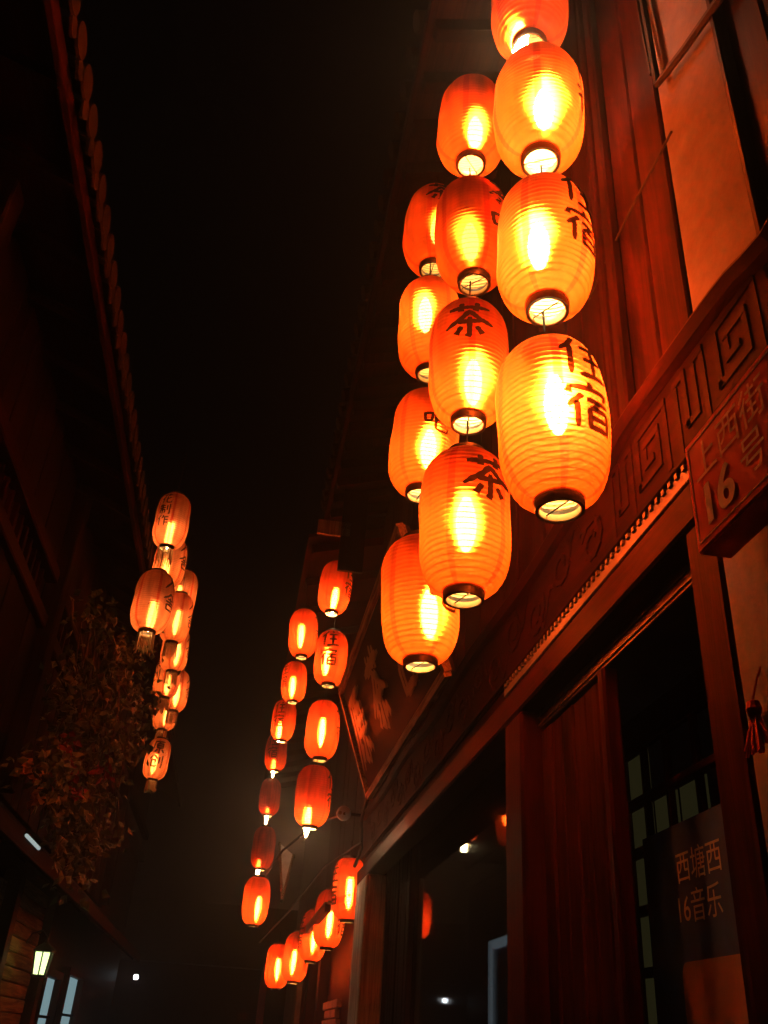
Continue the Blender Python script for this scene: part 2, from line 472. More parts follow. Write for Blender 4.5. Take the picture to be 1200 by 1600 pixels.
# fascia and eave above
for k in range(27):
    yy = 0.3 + k * 0.3
    obj('rafter', MB().bar((0.42, yy, 6.16), (1.06, yy, 6.36), 0.07, 0.09), M['dark_z'], SH)
obj('eave_board', MB().bar((0.73, 0.2, 6.33), (0.73, 8.0, 6.33), 0.72, 0.02, (0.29, 0, -0.95)), M['dark_y'], SH)
obj('eave_fascia', box(0.37, 0.41, 0.2, 8.0, 6.10, 6.26), M['dark_y'], SH)
rt = MB()
for k in range(38):
    yy = 0.3 + k * 0.205
    rt.tube([(0.33, yy, 6.31), (1.2, yy, 6.60)], 0.06, 8)
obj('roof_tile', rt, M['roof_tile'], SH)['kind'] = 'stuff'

# carved frieze with a wavy top lip
def frieze_top(y):
    return 3.245 + 0.018 * math.sin(y * 3.4 + 0.6) - 0.045 * math.exp(-((y - 2.28) / 0.12) ** 2) - 0.04 * math.exp(-((y - 1.25) / 0.12) ** 2)
fz = MB(); n = 90; ys = [0.7 + (7.75 - 0.7) * k / n for k in range(n + 1)]
poly = [(ys[0], 2.915)] + [(ys[-1], 2.915)] + [(q, frieze_top(q) - 0.03) for q in reversed(ys)]
fz.extrude_poly(poly, lambda u, v, w: (0.985 + w, u, v), 0.06)
FR = obj('carved_frieze', fz, M['carved'], SH)
lip = MB()
vs = []; fs = []
sec = [(0.982, -0.034), (0.960, -0.028), (0.940, -0.006), (0.944, 0.006), (0.970, 0.012), (1.04, 0.012), (1.04, -0.034)]
for q in ys:
    for (x, dz) in sec:
        vs.append((x, q, frieze_top(q) + dz))
m = len(sec)
for i in range(len(ys) - 1):
    for k in range(m):
        fs.append((i * m + k, i * m + (k + 1) % m, (i + 1) * m + (k + 1) % m, (i + 1) * m + k))
fs.append(tuple(range(m))); fs.append(tuple(range((len(ys) - 1) * m, len(ys) * m)))
obj('top_lip', lip.add(vs, fs), M['carved_high'], FR, smooth=False)
obj('lower_bead', box(0.972, 0.99, 0.7, 7.75, 2.922, 2.942), M['carved_high'], FR)
def carve(pts, w=0.022, d=0.0045):
    """a raised strip running along a polyline given as (y, z)"""
    mb = MB()
    d0 = d; k = 0
    for a, b in zip(pts[:-1], pts[1:]):
        d = d0 + 0.0012 * (k % 2) + 0.0006 * (k % 3); k += 1
        dy, dz = b[0] - a[0], b[1] - a[1]
        l = math.hypot(dy, dz)
        ey, ez = dy / l * w * .45, dz / l * w * .45
        mb.bar((0.986 - d / 2 + (d - d0) * .3, a[0] - ey, a[1] - ez), (0.986 - d / 2 + (d - d0) * .3, b[0] + ey, b[1] + ez), w, d, (1, 0, 0))
    return mb
zc = 3.075
def spiral(y0, s=1.0, flip=1):
    P = [(-.10, -.12), (-.10, .11), (.10, .11), (.10, -.07), (-.045, -.07), (-.045, .055), (.05, .055), (.05, -.02), (0, -.02)]
    return [(y0 - flip * a * s, zc + b * s) for a, b in P]
def hook(y0, s=1.0, flip=1):
    P = [(-.08, -.12), (-.08, .11), (-.025, .11), (-.025, -.06), (.03, -.06), (.03, .11), (.08, .11), (.08, -.12)]
    return [(y0 - flip * a * s, zc + b * s) for a, b in P]
for k, yy in enumerate((0.95, 1.20, 1.46, 1.70, 1.94, 2.16)):
    obj('carving', carve(spiral(yy, 0.92, 1 if k % 2 else -1) if k % 2 == 0 else hook(yy, 0.95)), M['carved_high'], FR)
def swirl(y0, z0, r, turns, a0, sy=1.0):
    out = []
    for k in range(int(turns * 10) + 1):
        a = a0 + k / 10 * 2 * PI
        rr = r * (1 - 0.72 * k / (turns * 10))
        out.append((y0 + rr * math.cos(a) * sy, z0 + rr * math.sin(a)))
    return out
yy = 2.42
k = 0
while yy < 7.4:
    s = 1 if k % 2 else -1
    mb = carve(swirl(yy, zc + 0.03 * s, 0.085, 1.35, 0.6 + k, 1.25), 0.018, 0.005)
    t = carve([(yy + 0.10 + j * 0.028, zc - 0.05 * s + 0.06 * math.sin(j * 0.9 + k)) for j in range(7)], 0.016, 0.004)
    obj('carving', mb, M['carved_high'], FR)
    obj('carving', t, M['carved_high'], FR)
    yy += 0.30; k += 1

# lintel, LED rail under the frieze
obj('lintel', box(0.965, 1.10, 1.62, 7.9, 2.735, 2.845, c=0.008), M['red_wood_y'], SH)
obj('soffit_board', box(0.99, 1.10, 0.7, 7.75, 2.85, 2.913), M['carved'], SH)
ra = obj('steel_rail', box(0.968, 0.988, 1.72, 3.42, 2.853, 2.896, c=0.003), M['metal'], SH)
nt_ = MB()
for k in range(42):
    yy = 1.74 + k * 0.04
    nt_.box(0.960, 0.972, yy, yy + 0.016, 2.884, 2.900, c=0.001)
o = obj('rail_notch', nt_, M['black'], ra); o['kind'] = 'stuff'
# posts
obj('door_post', box(0.9705, 1.12, 1.655, 1.80, 0, 2.733, c=0.010), M['red_wood_z'], SH)
obj('door_post', box(0.968, 1.12, 3.20, 3.415, 0, 2.733, c=0.010), M['red_wood_z'], SH)
obj('corner_post', box(0.955, 1.12, 7.22, 7.80, 0, 2.733, c=0.012), M['post_paint'], SH)
obj('inner_lintel', box(1.04, 1.10, 1.81, 3.19, 2.66, 2.73), M['black'], SH)
obj('edge_highlight', box(1.034, 1.0395, 1.81, 3.19, 2.672, 2.678, c=.001), M['metal'], SH)  # thin metal strips added to draw the highlights along the lintel's edge
obj('edge_highlight', box(1.034, 1.0395, 1.81, 3.19, 2.702, 2.706, c=.001), M['metal'], SH)
# dark board panel beside the door
y = 2.63
while y < 3.18:
    w = 0.113
    obj('door_board', box(1.045 + random.uniform(0, 0.008), 1.09, y + 0.003, y + w - 0.003, 0.02, 2.655, c=0.006), M['dark_z'], SH)
    y += w
obj('door_stile', box(1.02, 1.075, 2.50, 2.548, 0.0, 2.655, c=0.008), M['red_wood_z'], SH)
# plaster pier on the near side, cool light tinted into its colour
obj('plaster_pier', box(0.972, 1.098, 0.3, 1.653, 0.0, 2.733, c=0.01), M['cool_light_plaster'], SH)
fl = MB()
fl.extrude_poly([(1.40, 1.2), (1.52, 1.25), (1.60, 1.5), (1.585, 1.78), (1.60, 1.98), (1.55, 2.03), (1.52, 1.90), (1.42, 1.92)], lambda u, v, w: (0.969 + w, u, v), 0.006)
obj('bare_patch', fl, M['white_plaster'], SH)
# lattice screen inside the door
LT = obj('lattice', MB().box(1.30, 1.335, 2.30, 2.36, 0.0, 2.66).box(1.30, 1.335, 3.12, 3.18, 0.0, 2.66).box(1.30, 1.335, 2.36, 3.12, 2.56, 2.66), M['dark_z'], SH)
zs = [0.35, 0.62, 0.85, 1.12, 1.36, 1.60, 1.84, 2.02, 2.20, 2.36, 2.54]
for z in zs:
    obj('lattice_bar', box(1.302, 1.33, 2.36, 3.12, z, z + 0.028), M['dark_y'], LT)
for yb in (2.52, 2.72, 2.895):
    obj('lattice_bar', box(1.304, 1.328, yb, yb + 0.024, 0.0, 2.56), M['dark_z'], LT)
ycol = [2.36, 2.52, 2.72, 2.91, 3.10]
for a, b in zip(zs[4:-1], zs[5:]):
    for c, d in zip(ycol[:-1], ycol[1:]):
        if random.random() < 0.72:
            obj('pane', box(1.336, 1.340, c + 0.01, d - 0.01, a + 0.02, b + 0.002, c=0.0005), M['warm_pane'], LT)
# big window of the far bay
WF = obj('window_frame', MB().box(1.15, 1.21, 3.418, 3.47, 0.5, 2.88).box(1.15, 1.21, 7.12, 7.21, 0.5, 2.88).box(1.15, 1.21, 3.47, 7.12, 2.82, 2.88).box(1.15, 1.21, 3.47, 7.12, 0.5, 0.60), M['dark_z'], SH)
obj('pane', box(1.178, 1.184, 3.472, 6.38, 0.602, 2.818, c=0.001), M['glass'], WF)
y = 6.40
while y < 7.1:
    obj('shutter_board', box(1.14 + random.uniform(0, .01), 1.19, y + 0.003, y + 0.107, 0.602, 2.818, c=0.008), M['red_wood_z'], SH)
    y += 0.113
obj('wall_base', box(1.02, 1.09, 3.418, 7.21, 0.0, 0.498), M['dark_y'], SH)

# ------------------------------------------------------------------ house number plate
TXT = {}
def text_mesh(s, size, bold=0.0, shear=0.0):
    """letters of the built-in font as a flat mesh in x (right) and y (up)"""
    key = (s, size, bold, shear)
    if key in TXT: return TXT[key]
    cu = bpy.data.curves.new('lettering', 'FONT')
    cu.body = s; cu.size = size; cu.offset = bold; cu.shear = shear
    o = bpy.data.objects.new('lettering', cu); COL.objects.link(o)
    bpy.context.view_layer.update()
    dg = bpy.context.evaluated_depsgraph_get()
    me = o.evaluated_get(dg).to_mesh()
    vs = [tuple(v.co) for v in me.vertices]; fs = [tuple(p.vertices) for p in me.polygons]
    o.evaluated_get(dg).to_mesh_clear()
    bpy.data.objects.remove(o); bpy.data.curves.remove(cu)
    TXT[key] = (vs, fs)
    return vs, fs
def wall_text(s, size, x, y0, z0, bold=0.0, d=0.002):
    """lettering that reads from the street on a plane facing -X; y0 is its left end"""
    vs, fs = text_mesh(s, size, bold)
    mb = MB(); mb.add([(x, y0 - a, z0 + b) for a, b, c in vs], fs)
    n = len(vs)
    return mb
SG = thing('house_number_sign', 'red enamel house number plate reading 16 above the door post', 'sign', (0.86, 1.33, 2.52))
# plate stands a little off the wall on the frieze, facing the street
sx = 0.862
obj('plate', box(sx, sx + 0.075, 0.98, 1.55, 2.528, 2.800, c=0.004), M['sign'], SG)
bl = MB()
for (a, b, c, d) in ((1.533, 1.536, 2.548, 2.782), (0.99, 0.993, 2.548, 2.782)):
    bl.box(sx - 0.0015, sx - 0.0003, a, b, c, d, c=0.0002)
for (c, d) in ((2.545, 2.548), (2.782, 2.785)):
    bl.box(sx - 0.0015, sx - 0.0003, 0.99, 1.536, c, d, c=0.0002)
obj('border_line', bl, M['sign_faint'], SG)
obj('street_name', wall_text('上西街', 0.098, sx - 0.002, 1.515, 2.685), M['sign_faint'], SG)
for (ch, y0) in (('1', 1.515), ('6', 1.445)):
    nb = MB()
    for k in range(5):
        q = wall_text(ch, 0.135, sx - 0.002 - k * 0.0003, y0 - k * 0.003, 2.566 + (k % 2) * .002)
        nb.add(q.v, q.f)
    obj('number', nb, M['sign_white'], SG)
obj('number_character', wall_text('号', 0.098, sx - 0.002, 1.345, 2.585), M['sign_white'], SG)

# ------------------------------------------------------------------ poster in the doorway
PO = thing('poster', 'dark blue poster with white card hanging behind the door opening', 'poster', (1.285, 2.6, 1.1))
obj('sheet', box(1.284, 1.287, 2.28, 2.905, 1.05, 2.235, c=0.0005), M['poster'], PO)
obj('lettering', wall_text('西塘西', 0.095, 1.2825, 2.68, 2.075), M['poster_ink'], PO)
obj('lettering', wall_text('16音乐', 0.095, 1.2825, 2.705, 1.965), M['poster_ink'], PO)
def rrect(a0, a1, b0, b1, r, k=5):
    out = []
    for (cx, cz, s) in ((a1 - r, b1 - r, 0), (a0 + r, b1 - r, 1), (a0 + r, b0 + r, 2), (a1 - r, b0 + r, 3)):
        for j in range(k + 1):
            t = s * PI / 2 + j / k * PI / 2
            out.append((cx + r * math.cos(t), cz + r * math.sin(t)))
    return out
obj('card', MB().extrude_poly(rrect(2.30, 2.70, 1.42, 1.86, 0.035), lambda u, v, w: (1.2805 + w, u, v), 0.003), M['card'], PO)

# ------------------------------------------------------------------ gilded plaque leaning out under the eave
P0 = Vector((0.97, 7.45, 3.36)); P1 = Vector((0.97, 4.50, 3.36)); up = Vector((-0.30, 0, 0.86))
PQ = thing('shop_plaque', 'dark wooden plaque with gilded characters leaning out over the shop window', 'plaque', (0.97, 6.0, 3.36))
nrm = (P1 - P0).cross(up).normalized()
if nrm.x > 0: nrm = -nrm
def pq(u, v, w=0.0):
    return P0 + (P1 - P0) * u + up * v + nrm * w
b_ = MB(); vs = [pq(u, v, w) for w in (0, -0.04) for (u, v) in ((0, 0), (1, 0), (1, 1), (0, 1))]
b_.add(vs, [(0, 1, 2, 3), (7, 6, 5, 4), (0, 4, 5, 1), (1, 5, 6, 2), (2, 6, 7, 3), (3, 7, 4, 0)])
obj('board', b_, M['plaque'], PQ)
for (a, b) in (((0, 0), (1, 0)), ((1, 0), (1, 1)), ((1, 1), (0, 1)), ((0, 1), (0, 0))):
    obj('frame_rail', MB().bar(pq(*a, 0.012), pq(*b, 0.012), 0.05, 0.045, nrm), M['plaque_frame'], PQ)
# ------------------------------------------------------------------ brush characters, as strokes (x right, y up, in a unit square)
CH = {
 '茶': [[(.08, .80), (.50, .84), (.93, .83)], [(.34, .97), (.33, .72)], [(.68, .99), (.62, .73)],
       [(.52, .74), (.36, .54), (.03, .30)], [(.50, .72), (.70, .52), (.98, .40)], [(.27, .43), (.74, .46)],
       [(.51, .56), (.50, .06), (.42, .10)], [(.35, .31), (.24, .12)], [(.64, .32), (.76, .14)]],
 '住': [[(.34, .97), (.20, .76), (.03, .60)], [(.22, .74), (.20, .04)], [(.60, .98), (.69, .86)], [(.42, .72), (.90, .75)],
       [(.45, .44), (.87, .47)], [(.66, .73), (.65, .12)], [(.36, .08), (.98, .13)]],
 '宿': [[(.49, .99), (.53, .89)], [(.14, .86), (.10, .70)], [(.14, .83), (.90, .86), (.80, .71)], [(.35, .70), (.08, .42)],
       [(.24, .54), (.23, .02)], [(.42, .61), (.93, .63)], [(.68, .62), (.57, .47)], [(.47, .45), (.46, .02)],
       [(.47, .45), (.87, .47), (.85, .02)], [(.50, .26), (.83, .27)], [(.48, .07), (.84, .08)]],
 '吧': [[(.08, .76), (.12, .36)], [(.07, .73), (.36, .76), (.32, .40)], [(.12, .40), (.34, .43)], [(.47, .80), (.90, .83), (.85, .50)],
       [(.67, .80), (.66, .52)], [(.48, .50), (.86, .52)], [(.48, .80), (.47, .14), (.58, .05), (.90, .06), (.96, .26)]],
 '原': [[(.12, .88), (.92, .91)], [(.19, .88), (.15, .42), (.02, .04)], [(.56, .86), (.48, .75)], [(.35, .72), (.36, .40)],
       [(.35, .72), (.79, .74), (.77, .40)], [(.37, .57), (.76, .58)], [(.36, .41), (.78, .42)], [(.56, .41), (.56, .03), (.46, .09)],
       [(.40, .30), (.27, .10)], [(.70, .30), (.88, .11)]],
 '创': [[(.30, .96), (.03, .60)], [(.30, .94), (.60, .64)], [(.18, .55), (.46, .57), (.42, .35)], [(.18, .55), (.18, .12), (.50, .10), (.54, .24)],
       [(.70, .80), (.70, .30)], [(.90, .96), (.90, .05), (.79, .11)]],
 '花': [[(.07, .84), (.93, .87)], [(.35, .98), (.33, .72)], [(.66, .99), (.63, .73)], [(.36, .70), (.07, .34)], [(.25, .52), (.24, .02)],
       [(.86, .58), (.50, .38)], [(.55, .70), (.54, .15), (.64, .06), (.92, .08), (.96, .26)]],
 '制': [[(.20, .93), (.07, .70)], [(.15, .78), (.56, .80)], [(.04, .58), (.62, .60)], [(.33, .98), (.33, .02)], [(.12, .42), (.12, .12)],
       [(.12, .42), (.55, .43), (.53, .14), (.45, .19)], [(.72, .85), (.72, .34)], [(.92, .98), (.92, .04), (.81, .10)]],
 '作': [[(.33, .97), (.03, .60)], [(.21, .73), (.20, .03)], [(.56, .96), (.40, .65)], [(.50, .78), (.97, .81)], [(.66, .78), (.66, .02)],
       [(.66, .55), (.93, .56)], [(.66, .30), (.95, .31)]],
 '人': [[(.52, .95), (.40, .55), (.04, .10)], [(.48, .70), (.68, .35), (.97, .10)]],
 '舍': [[(.50, .98), (.30, .76), (.03, .58)], [(.50, .96), (.70, .76), (.97, .60)], [(.30, .62), (.70, .63)], [(.18, .47), (.83, .48)],
       [(.50, .76), (.50, .35)], [(.25, .33), (.27, .01)], [(.25, .33), (.78, .34), (.73, .01)], [(.27, .05), (.74, .06)]],
}
def stroke_pts(st, step=0.045):
    """resampled stroke with brush widths: pressed start, thin run, lifted end"""
    seg = []; tot = 0
    for a, b in zip(st[:-1], st[1:]):
        l = math.hypot(b[0] - a[0], b[1] - a[1]); seg.append((a, b, l)); tot += l
    n = max(3, int(tot / step))
    out = []
    for k in range(n + 1):
        t = k / n; d = t * tot
        for a, b, l in seg:
            if d <= l + 1e-9:
                q = d / l; p = (a[0] + (b[0] - a[0]) * q, a[1] + (b[1] - a[1]) * q); break
            d -= l
        else:
            p = seg[-1][1]
        w = 0.142 * (1.0 - 0.25 * math.sin(PI * t))
        if t < 0.16: w *= 0.55 + 0.45 * t / 0.16
        if t > 0.75 and tot > 0.3: w *= 1 - 0.62 * (t - 0.75) / 0.25
        out.append((p, w))
    return out
def char_faces(ch, fn, mb, fat=1.0):
    """adds the character's strokes; fn(u, v) -> point"""
    for st in CH[ch]:
        pts = stroke_pts(st)
        vs = []; fs = []
        for i, (p, w) in enumerate(pts):
            a = pts[max(i - 1, 0)][0]; b = pts[min(i + 1, len(pts) - 1)][0]
            dx, dy = b[0] - a[0], b[1] - a[1]; l = math.hypot(dx, dy) or 1
            nx, ny = -dy / l, dx / l
            w *= fat * (1 + 0.10 * math.sin(i * 2.3 + p[0] * 19))
            vs += [fn(p[0] + nx * w / 2, p[1] + ny * w / 2), fn(p[0], p[1]), fn(p[0] - nx * w / 2, p[1] - ny * w / 2)]
        for i in range(len(pts) - 1):
            fs += [(3 * i, 3 * i + 1, 3 * i + 4, 3 * i + 3), (3 * i + 1, 3 * i + 2, 3 * i + 5, 3 * i + 4)]
        mb.add(vs, fs)
# gilded relief on the plaque
for (u0, ch) in ((0.06, '原'), (0.36, '茶'), (0.66, '舍')):
    gm = MB()
    char_faces(ch, lambda u, v: pq(u0 + u * 0.20, 0.16 + v * 0.68, 0.012), gm, 0.85)
    k = len(gm.v); nf = list(gm.f)
    gm.add([Vector(v) + nrm * 0.02 for v in gm.v], [f for f in nf])
    obj('gilded_character', gm, M['gilt'], PQ)

# ------------------------------------------------------------------ lanterns
HH, RB, RR, NR = 0.505, 0.148, 0.058, 27
def prof_r(t):
    u = abs(2 * t - 1)
    return RR + (RB - RR) * max(0.0, 1 - u ** 3.6) ** (1 / 1.75)
def shell_r(t):
    return prof_r(t) + 0.0030 * abs(math.sin(PI * NR * t))
def dent(a, z, k):
    """slow unevenness of a hand stretched shade"""
    e = max(0.0, 1 - abs(2 * z / HH) ** 4)
    return e * (0.0026 * math.sin(2 * a + k * 1.7 + z * 9) + 0.0020 * math.sin(3 * a - k * 2.3 - z * 15) + 0.0014 * math.sin(7 * a + k + z * 31))
def uneven(prof, n, k, closed=False):
    """one (or, for rings, a closed) profile swept round with dents"""
    mb = MB(); vs = []; fs = []; m = len(prof)
    for (r, z) in prof:
        for i in range(n):
            a = 2 * PI * i / n
            q = r + dent(a, z, k)
            vs.append((q * math.cos(a), q * math.sin(a), z))
    for i in range(m if closed else m - 1):
        j = (i + 1) % m
        for c in range(n):
            c2 = (c + 1) % n
            fs.append((i * n + c, i * n + c2, j * n + c2, j * n + c))
    return mb.add(vs, fs)
NV = 4
SHELLS = []; RIBS = []
for k in range(NV):
    SHELLS.append(uneven([(RR - .005, -HH / 2 - .022), (RR - .004, -HH / 2 - .003)] + [(shell_r(j / (NR * 4)), -HH / 2 + HH * j / (NR * 4)) for j in range(NR * 4 + 1)], 48, k))
    ribs = MB()
    for j in range(1, NR):
        t = j / NR; r = prof_r(t) - 0.0012; z = -HH / 2 + HH * t; w = 0.0013
        q = uneven([(r - w, z), (r, z - w), (r + w * .4, z), (r, z + w)], 36, k, True)
        ribs.add(q.v, q.f)
    RIBS.append(ribs)
def ring_mb(z0, z1):
    return MB().lathe([(RR - .002, z0), (RR + .006, z0), (RR + .008, (z0 + z1) / 2), (RR + .008, z1), (RR - .002, z1)], 36, closed=True)
lower = ring_mb(-HH / 2 - 0.024, -HH / 2 + 0.012)
upper = ring_mb(HH / 2 - 0.012, HH / 2 + 0.020)
upper.bar((-RR, 0, HH / 2 + .012), (RR, 0, HH / 2 + .012), .006, .006)
lower.tube([(-RR, 0, -HH / 2 - .010), (RR, 0, -HH / 2 - .010)], .0022, 6)
bulbm = MB()
bprof = [(0.001, -0.115), (0.012, -0.110), (0.025, -0.085), (0.033, -0.045), (0.035, -0.005), (0.030, 0.035), (0.020, 0.065), (0.014, 0.085), (0.001, 0.086)]
bulbm.lathe(bprof, 10)
sock = MB().lathe([(0.001, 0.082), (0.013, 0.082), (0.040, 0.086), (0.042, 0.092), (0.015, 0.100), (0.014, 0.120), (0.008, 0.128), (0.001, 0.128)], 14)
fringe = MB()
for k in range(40):
    a = 2 * PI * k / 40; rr = RR + random.uniform(-.006, .008)
    x, yv = rr * math.cos(a), rr * math.sin(a)
    z1 = -HH / 2 - 0.02; l = 0.13 + random.uniform(-.02, .02)
    fringe.tube([(x, yv, z1), (x * 1.04, yv * 1.04, z1 - l * .5), (x * (1.08 + random.uniform(-.05, .05)), yv * 1.08, z1 - l)], .0035, 4)
ME = {}
for nm, mat in (('orange', 'paper_orange'), ('red', 'paper_red'), ('pale', 'paper_pale')):
    for k in range(NV):
        ME['shade_%s%d' % (nm, k)] = SHELLS[k].mesh('shade', M[mat], True)
for k in range(NV):
    ME['rib%d' % k] = RIBS[k].mesh('rib_wire', M['wire'])
COUNT = [0]
ME['bottom_ring'] = lower.mesh('bottom_ring', M['black'])
ME['top_ring'] = upper.mesh('top_ring', M['black'])
ME['bulb'] = bulbm.mesh('bulb', M['bulb'], True)
ME['bulb_dim'] = bulbm.mesh('bulb', M['bulb_dim'], True)
ME['bulb_bright'] = bulbm.mesh('bulb', M['bulb_bright'], True)
ME['bulb_old'] = bulbm.mesh('bulb', M['bulb_old'], True)
ME['socket'] = sock.mesh('socket', M['black'], True)
ME['fringe'] = fringe.mesh('fringe', M['fringe'])
LET = {}
def lettering(s, size, top):
    """column of characters on the lantern's cloth, centred on +X"""
    if (s, size, top) in LET: return LET[(s, size, top)]
    mb = MB()
    for i, ch in enumerate(s):
        z1 = HH / 2 - HH * top - i * size * 1.06
        def fn(u, v):
            z = z1 - size * (1 - v)
            t = (z + HH / 2) / HH
            r = prof_r(min(max(t, 0.0), 1.0)) + 0.0075
            a = (u - .5) * size * 1.0 / RB
            return (r * math.cos(a), r * math.sin(a), z)
        char_faces(ch, fn, mb)
    me = mb.mesh('lettering', M['ink'])
    LET[(s, size, top)] = me
    return me
def lantern(pos, label, group, kind='orange', text=None, turn=0.0, size=0.155, top=0.10, bulb_z=0.02, dim=False,
            cord=0.155, tilt=(0, 0), scale=1.0, bulb_xy=(0, 0), stripe=0.0, lit=True, bright=False, power=None):
    """turn: how far (degrees) the lettering is turned to the viewer's right of facing the camera's corner of the street"""
    o = thing('paper_lantern', label, 'lantern', pos, group)
    face = math.atan2(-pos[1], -pos[0]) + R(turn)
    o.rotation_euler = (R(tilt[0] + random.uniform(-2.5, 2.5)), R(tilt[1] + random.uniform(-2.5, 2.5)), face)
    q = random.uniform(.975, 1.025)
    o.scale = (scale * q, scale * q, scale * random.uniform(.97, 1.03))
    k = COUNT[0] % NV; COUNT[0] += 1
    sh = link('shade', ME['shade_%s%d' % (kind, k)], o); sh.rotation_euler = (0, 0, R(stripe))
    rb = link('rib_wire', ME['rib%d' % k], o); rb.rotation_euler = (0, 0, R(stripe))
    rb['kind'] = 'stuff'
    link('top_ring', ME['top_ring'], o); link('bottom_ring', ME['bottom_ring'], o)
    if lit:
        bz = bulb_z + random.uniform(-.02, .015)
        if bulb_xy == (0, 0): bulb_xy = (random.uniform(-.03, .03), random.uniform(-.03, .03))
        bl = link('bulb', ME[power or ('bulb_old' if kind == 'pale' or bulb_z < -.3 else 'bulb_dim' if dim else 'bulb_bright' if bright else 'bulb')], o, (bulb_xy[0], bulb_xy[1], bz))
        if kind != 'orange': bl.scale = (.72, .72, 1.4)
        link('socket', ME['socket'], o, (bulb_xy[0], bulb_xy[1], bz))
    if text:
        link('lettering', lettering(text, size, top), o)
    cm = MB().tube([(bulb_xy[0], bulb_xy[1], bulb_z + .12), (0, 0, HH / 2 - .02), (0.002, 0, HH / 2 + .02), (0, 0.003, HH / 2 + cord)], .0035, 6)
    link('cord', cm.mesh('cord', M['cord']), o)
    if kind == 'pale':
        link('fringe', ME['fringe'], o)
    return o

G1 = 'lanterns hanging in the nearest column'
G2 = 'lanterns hanging in the second column'
G3 = 'lanterns hanging in the third column'
G4 = 'lanterns hanging in the far column'
G5 = 'small lanterns hanging farthest up the street'
G6 = 'lanterns hanging in a low sloping row'
G7 = 'pale lanterns hanging on the opposite side'
# nearest column (住宿)
lantern((0.665, 1.90, 5.11), 'orange lantern cut by the top of the photo, bare bulb glaring at its base', G1, bulb_z=-0.17, power='bulb', text='住宿', turn=115, stripe=10)
lantern((0.68, 1.90, 4.45), 'blazing orange lantern just below the one cut by the photo top', G1, text='住宿', turn=84, bulb_z=-0.02, stripe=25, bright=True)
lantern((0.68, 1.90, 3.77), 'orange lantern with angular black writing on its right, second lowest of the nearest column', G1, text='住宿', turn=52, bulb_z=0.02, stripe=35, bright=True)
lantern((0.68, 1.90, 3.09), 'largest orange lantern, two black characters, lowest of the nearest column', G1, text='住宿', turn=40, bulb_z=0.08, stripe=5, bright=True)
# second column (茶)
lantern((0.58, 2.50, 5.15), 'orange lantern highest in the second column, beside the blazing one', G2, bulb_z=-0.07, text='茶', turn=150, stripe=20)
lantern((0.59, 2.50, 4.46), 'orange lantern with half a character at its right edge, second column', G2, text='茶吧', turn=58, size=0.17, bulb_z=-0.02, dim=True, stripe=0)
lantern((0.585, 2.50, 3.78), 'orange lantern facing us with one whole black character above a bright core', G2, text='茶', turn=0, top=.16, size=0.18, bulb_z=-0.05, stripe=40)
lantern((0.58, 2.50, 3.10), 'lowest orange lantern of the second column, character turned to its right side', G2, text='茶', turn=30, top=.14, size=0.18, bulb_z=0.01, stripe=60)
# third column
lantern((0.54, 3.12, 5.15), 'orange lantern mostly hidden at the top of the third column', G3, text='茶', turn=10, bulb_z=0.0, dim=True, stripe=15)
lantern((0.54, 3.12, 4.50), 'red orange lantern half hidden behind the whole character lantern', G3, bulb_z=0.06, stripe=0, kind='orange')
lantern((0.54, 3.12, 3.84), 'orange lantern with a small character at its right, half hidden, third column', G3, text='吧', turn=18, top=0.34, size=0.12, bulb_z=0.0, stripe=50)
lantern((0.55, 3.12, 3.10), 'orange lantern with ribbed left side, lowest of the third column', G3, text='吧', turn=34, top=0.44, size=0.13, bulb_z=-0.03, stripe=30)
# far column by the plaque
lantern((0.53, 7.60, 5.27), 'red lantern just below the dark upright board, highest of the far column', G4, 'red', bulb_z=-0.13, text='住宿', turn=62, cord=0.72)
lantern((0.56, 7.70, 4.61), 'small red lantern with two black characters facing us in the far column', G4, 'red', text='住宿', turn=-8, size=0.17, top=.06, bulb_z=0.0)
lantern((0.55, 7.75, 3.96), 'plain red lantern third from the top in the far column', G4, 'red', text='住宿', turn=80, bulb_z=0.0)
lantern((0.53, 7.80, 3.40), 'red lantern with its white bulb showing below, lowest of the far column', G4, 'red', text='住宿', turn=75, bulb_z=-0.17, power='bulb')
# farthest up the street
lantern((0.33, 8.90, 5.32), 'small red lantern highest of the farthest string', G5, 'red', bulb_z=-0.02, cord=0.5, text='住宿', turn=80)
lantern((0.35, 10.6, 5.38), 'small red lantern second from the top of the farthest string', G5, 'red', bulb_z=-0.02, cord=0.5, text='住宿', turn=-60)
lantern((0.30, 11.4, 5.14), 'small red lantern with dark writing, third of the farthest string', G5, 'red', bulb_z=-0.10, text='住宿', turn=-25)
lantern((0.28, 12.6, 5.05), 'small red lantern with a glaring base, fourth of the farthest string', G5, 'red', bulb_z=-0.20, power='bulb_dim', text='住宿', turn=-20)
lantern((0.28, 13.0, 4.53), 'dark red lantern with its bulb hanging below, fifth of the farthest string', G5, 'red', bulb_z=-0.22, power='bulb_old')
lantern((0.26, 12.2, 3.71), 'dull red lantern beside the beaded bracket, second lowest of the farthest string', G5, 'red', bulb_z=-0.22, power='bulb_old')
lantern((0.23, 11.3, 2.97), 'tilted red lantern lowest of the farthest string', G5, 'red', bulb_z=-0.03, tilt=(0, 6))
# low row
for (p, lb, t) in (((0.98, 8.55, 2.80), 'bright lantern beside the pale post, nearest and largest of the low row', -70),
                   ((0.93, 9.60, 2.66), 'bright lantern second from the pale post in the low row', 60),
                   ((0.87, 10.6, 2.59), 'red lantern in the middle of the low row', -75),
                   ((0.78, 11.7, 2.45), 'red lantern second from the far end of the low row', 70),
                   ((0.63, 12.8, 2.41), 'red lantern at the far end of the low row', 160)):
    lantern(p, lb, G6, 'red', text='住宿', turn=t, bulb_z=-0.01, size=.17)
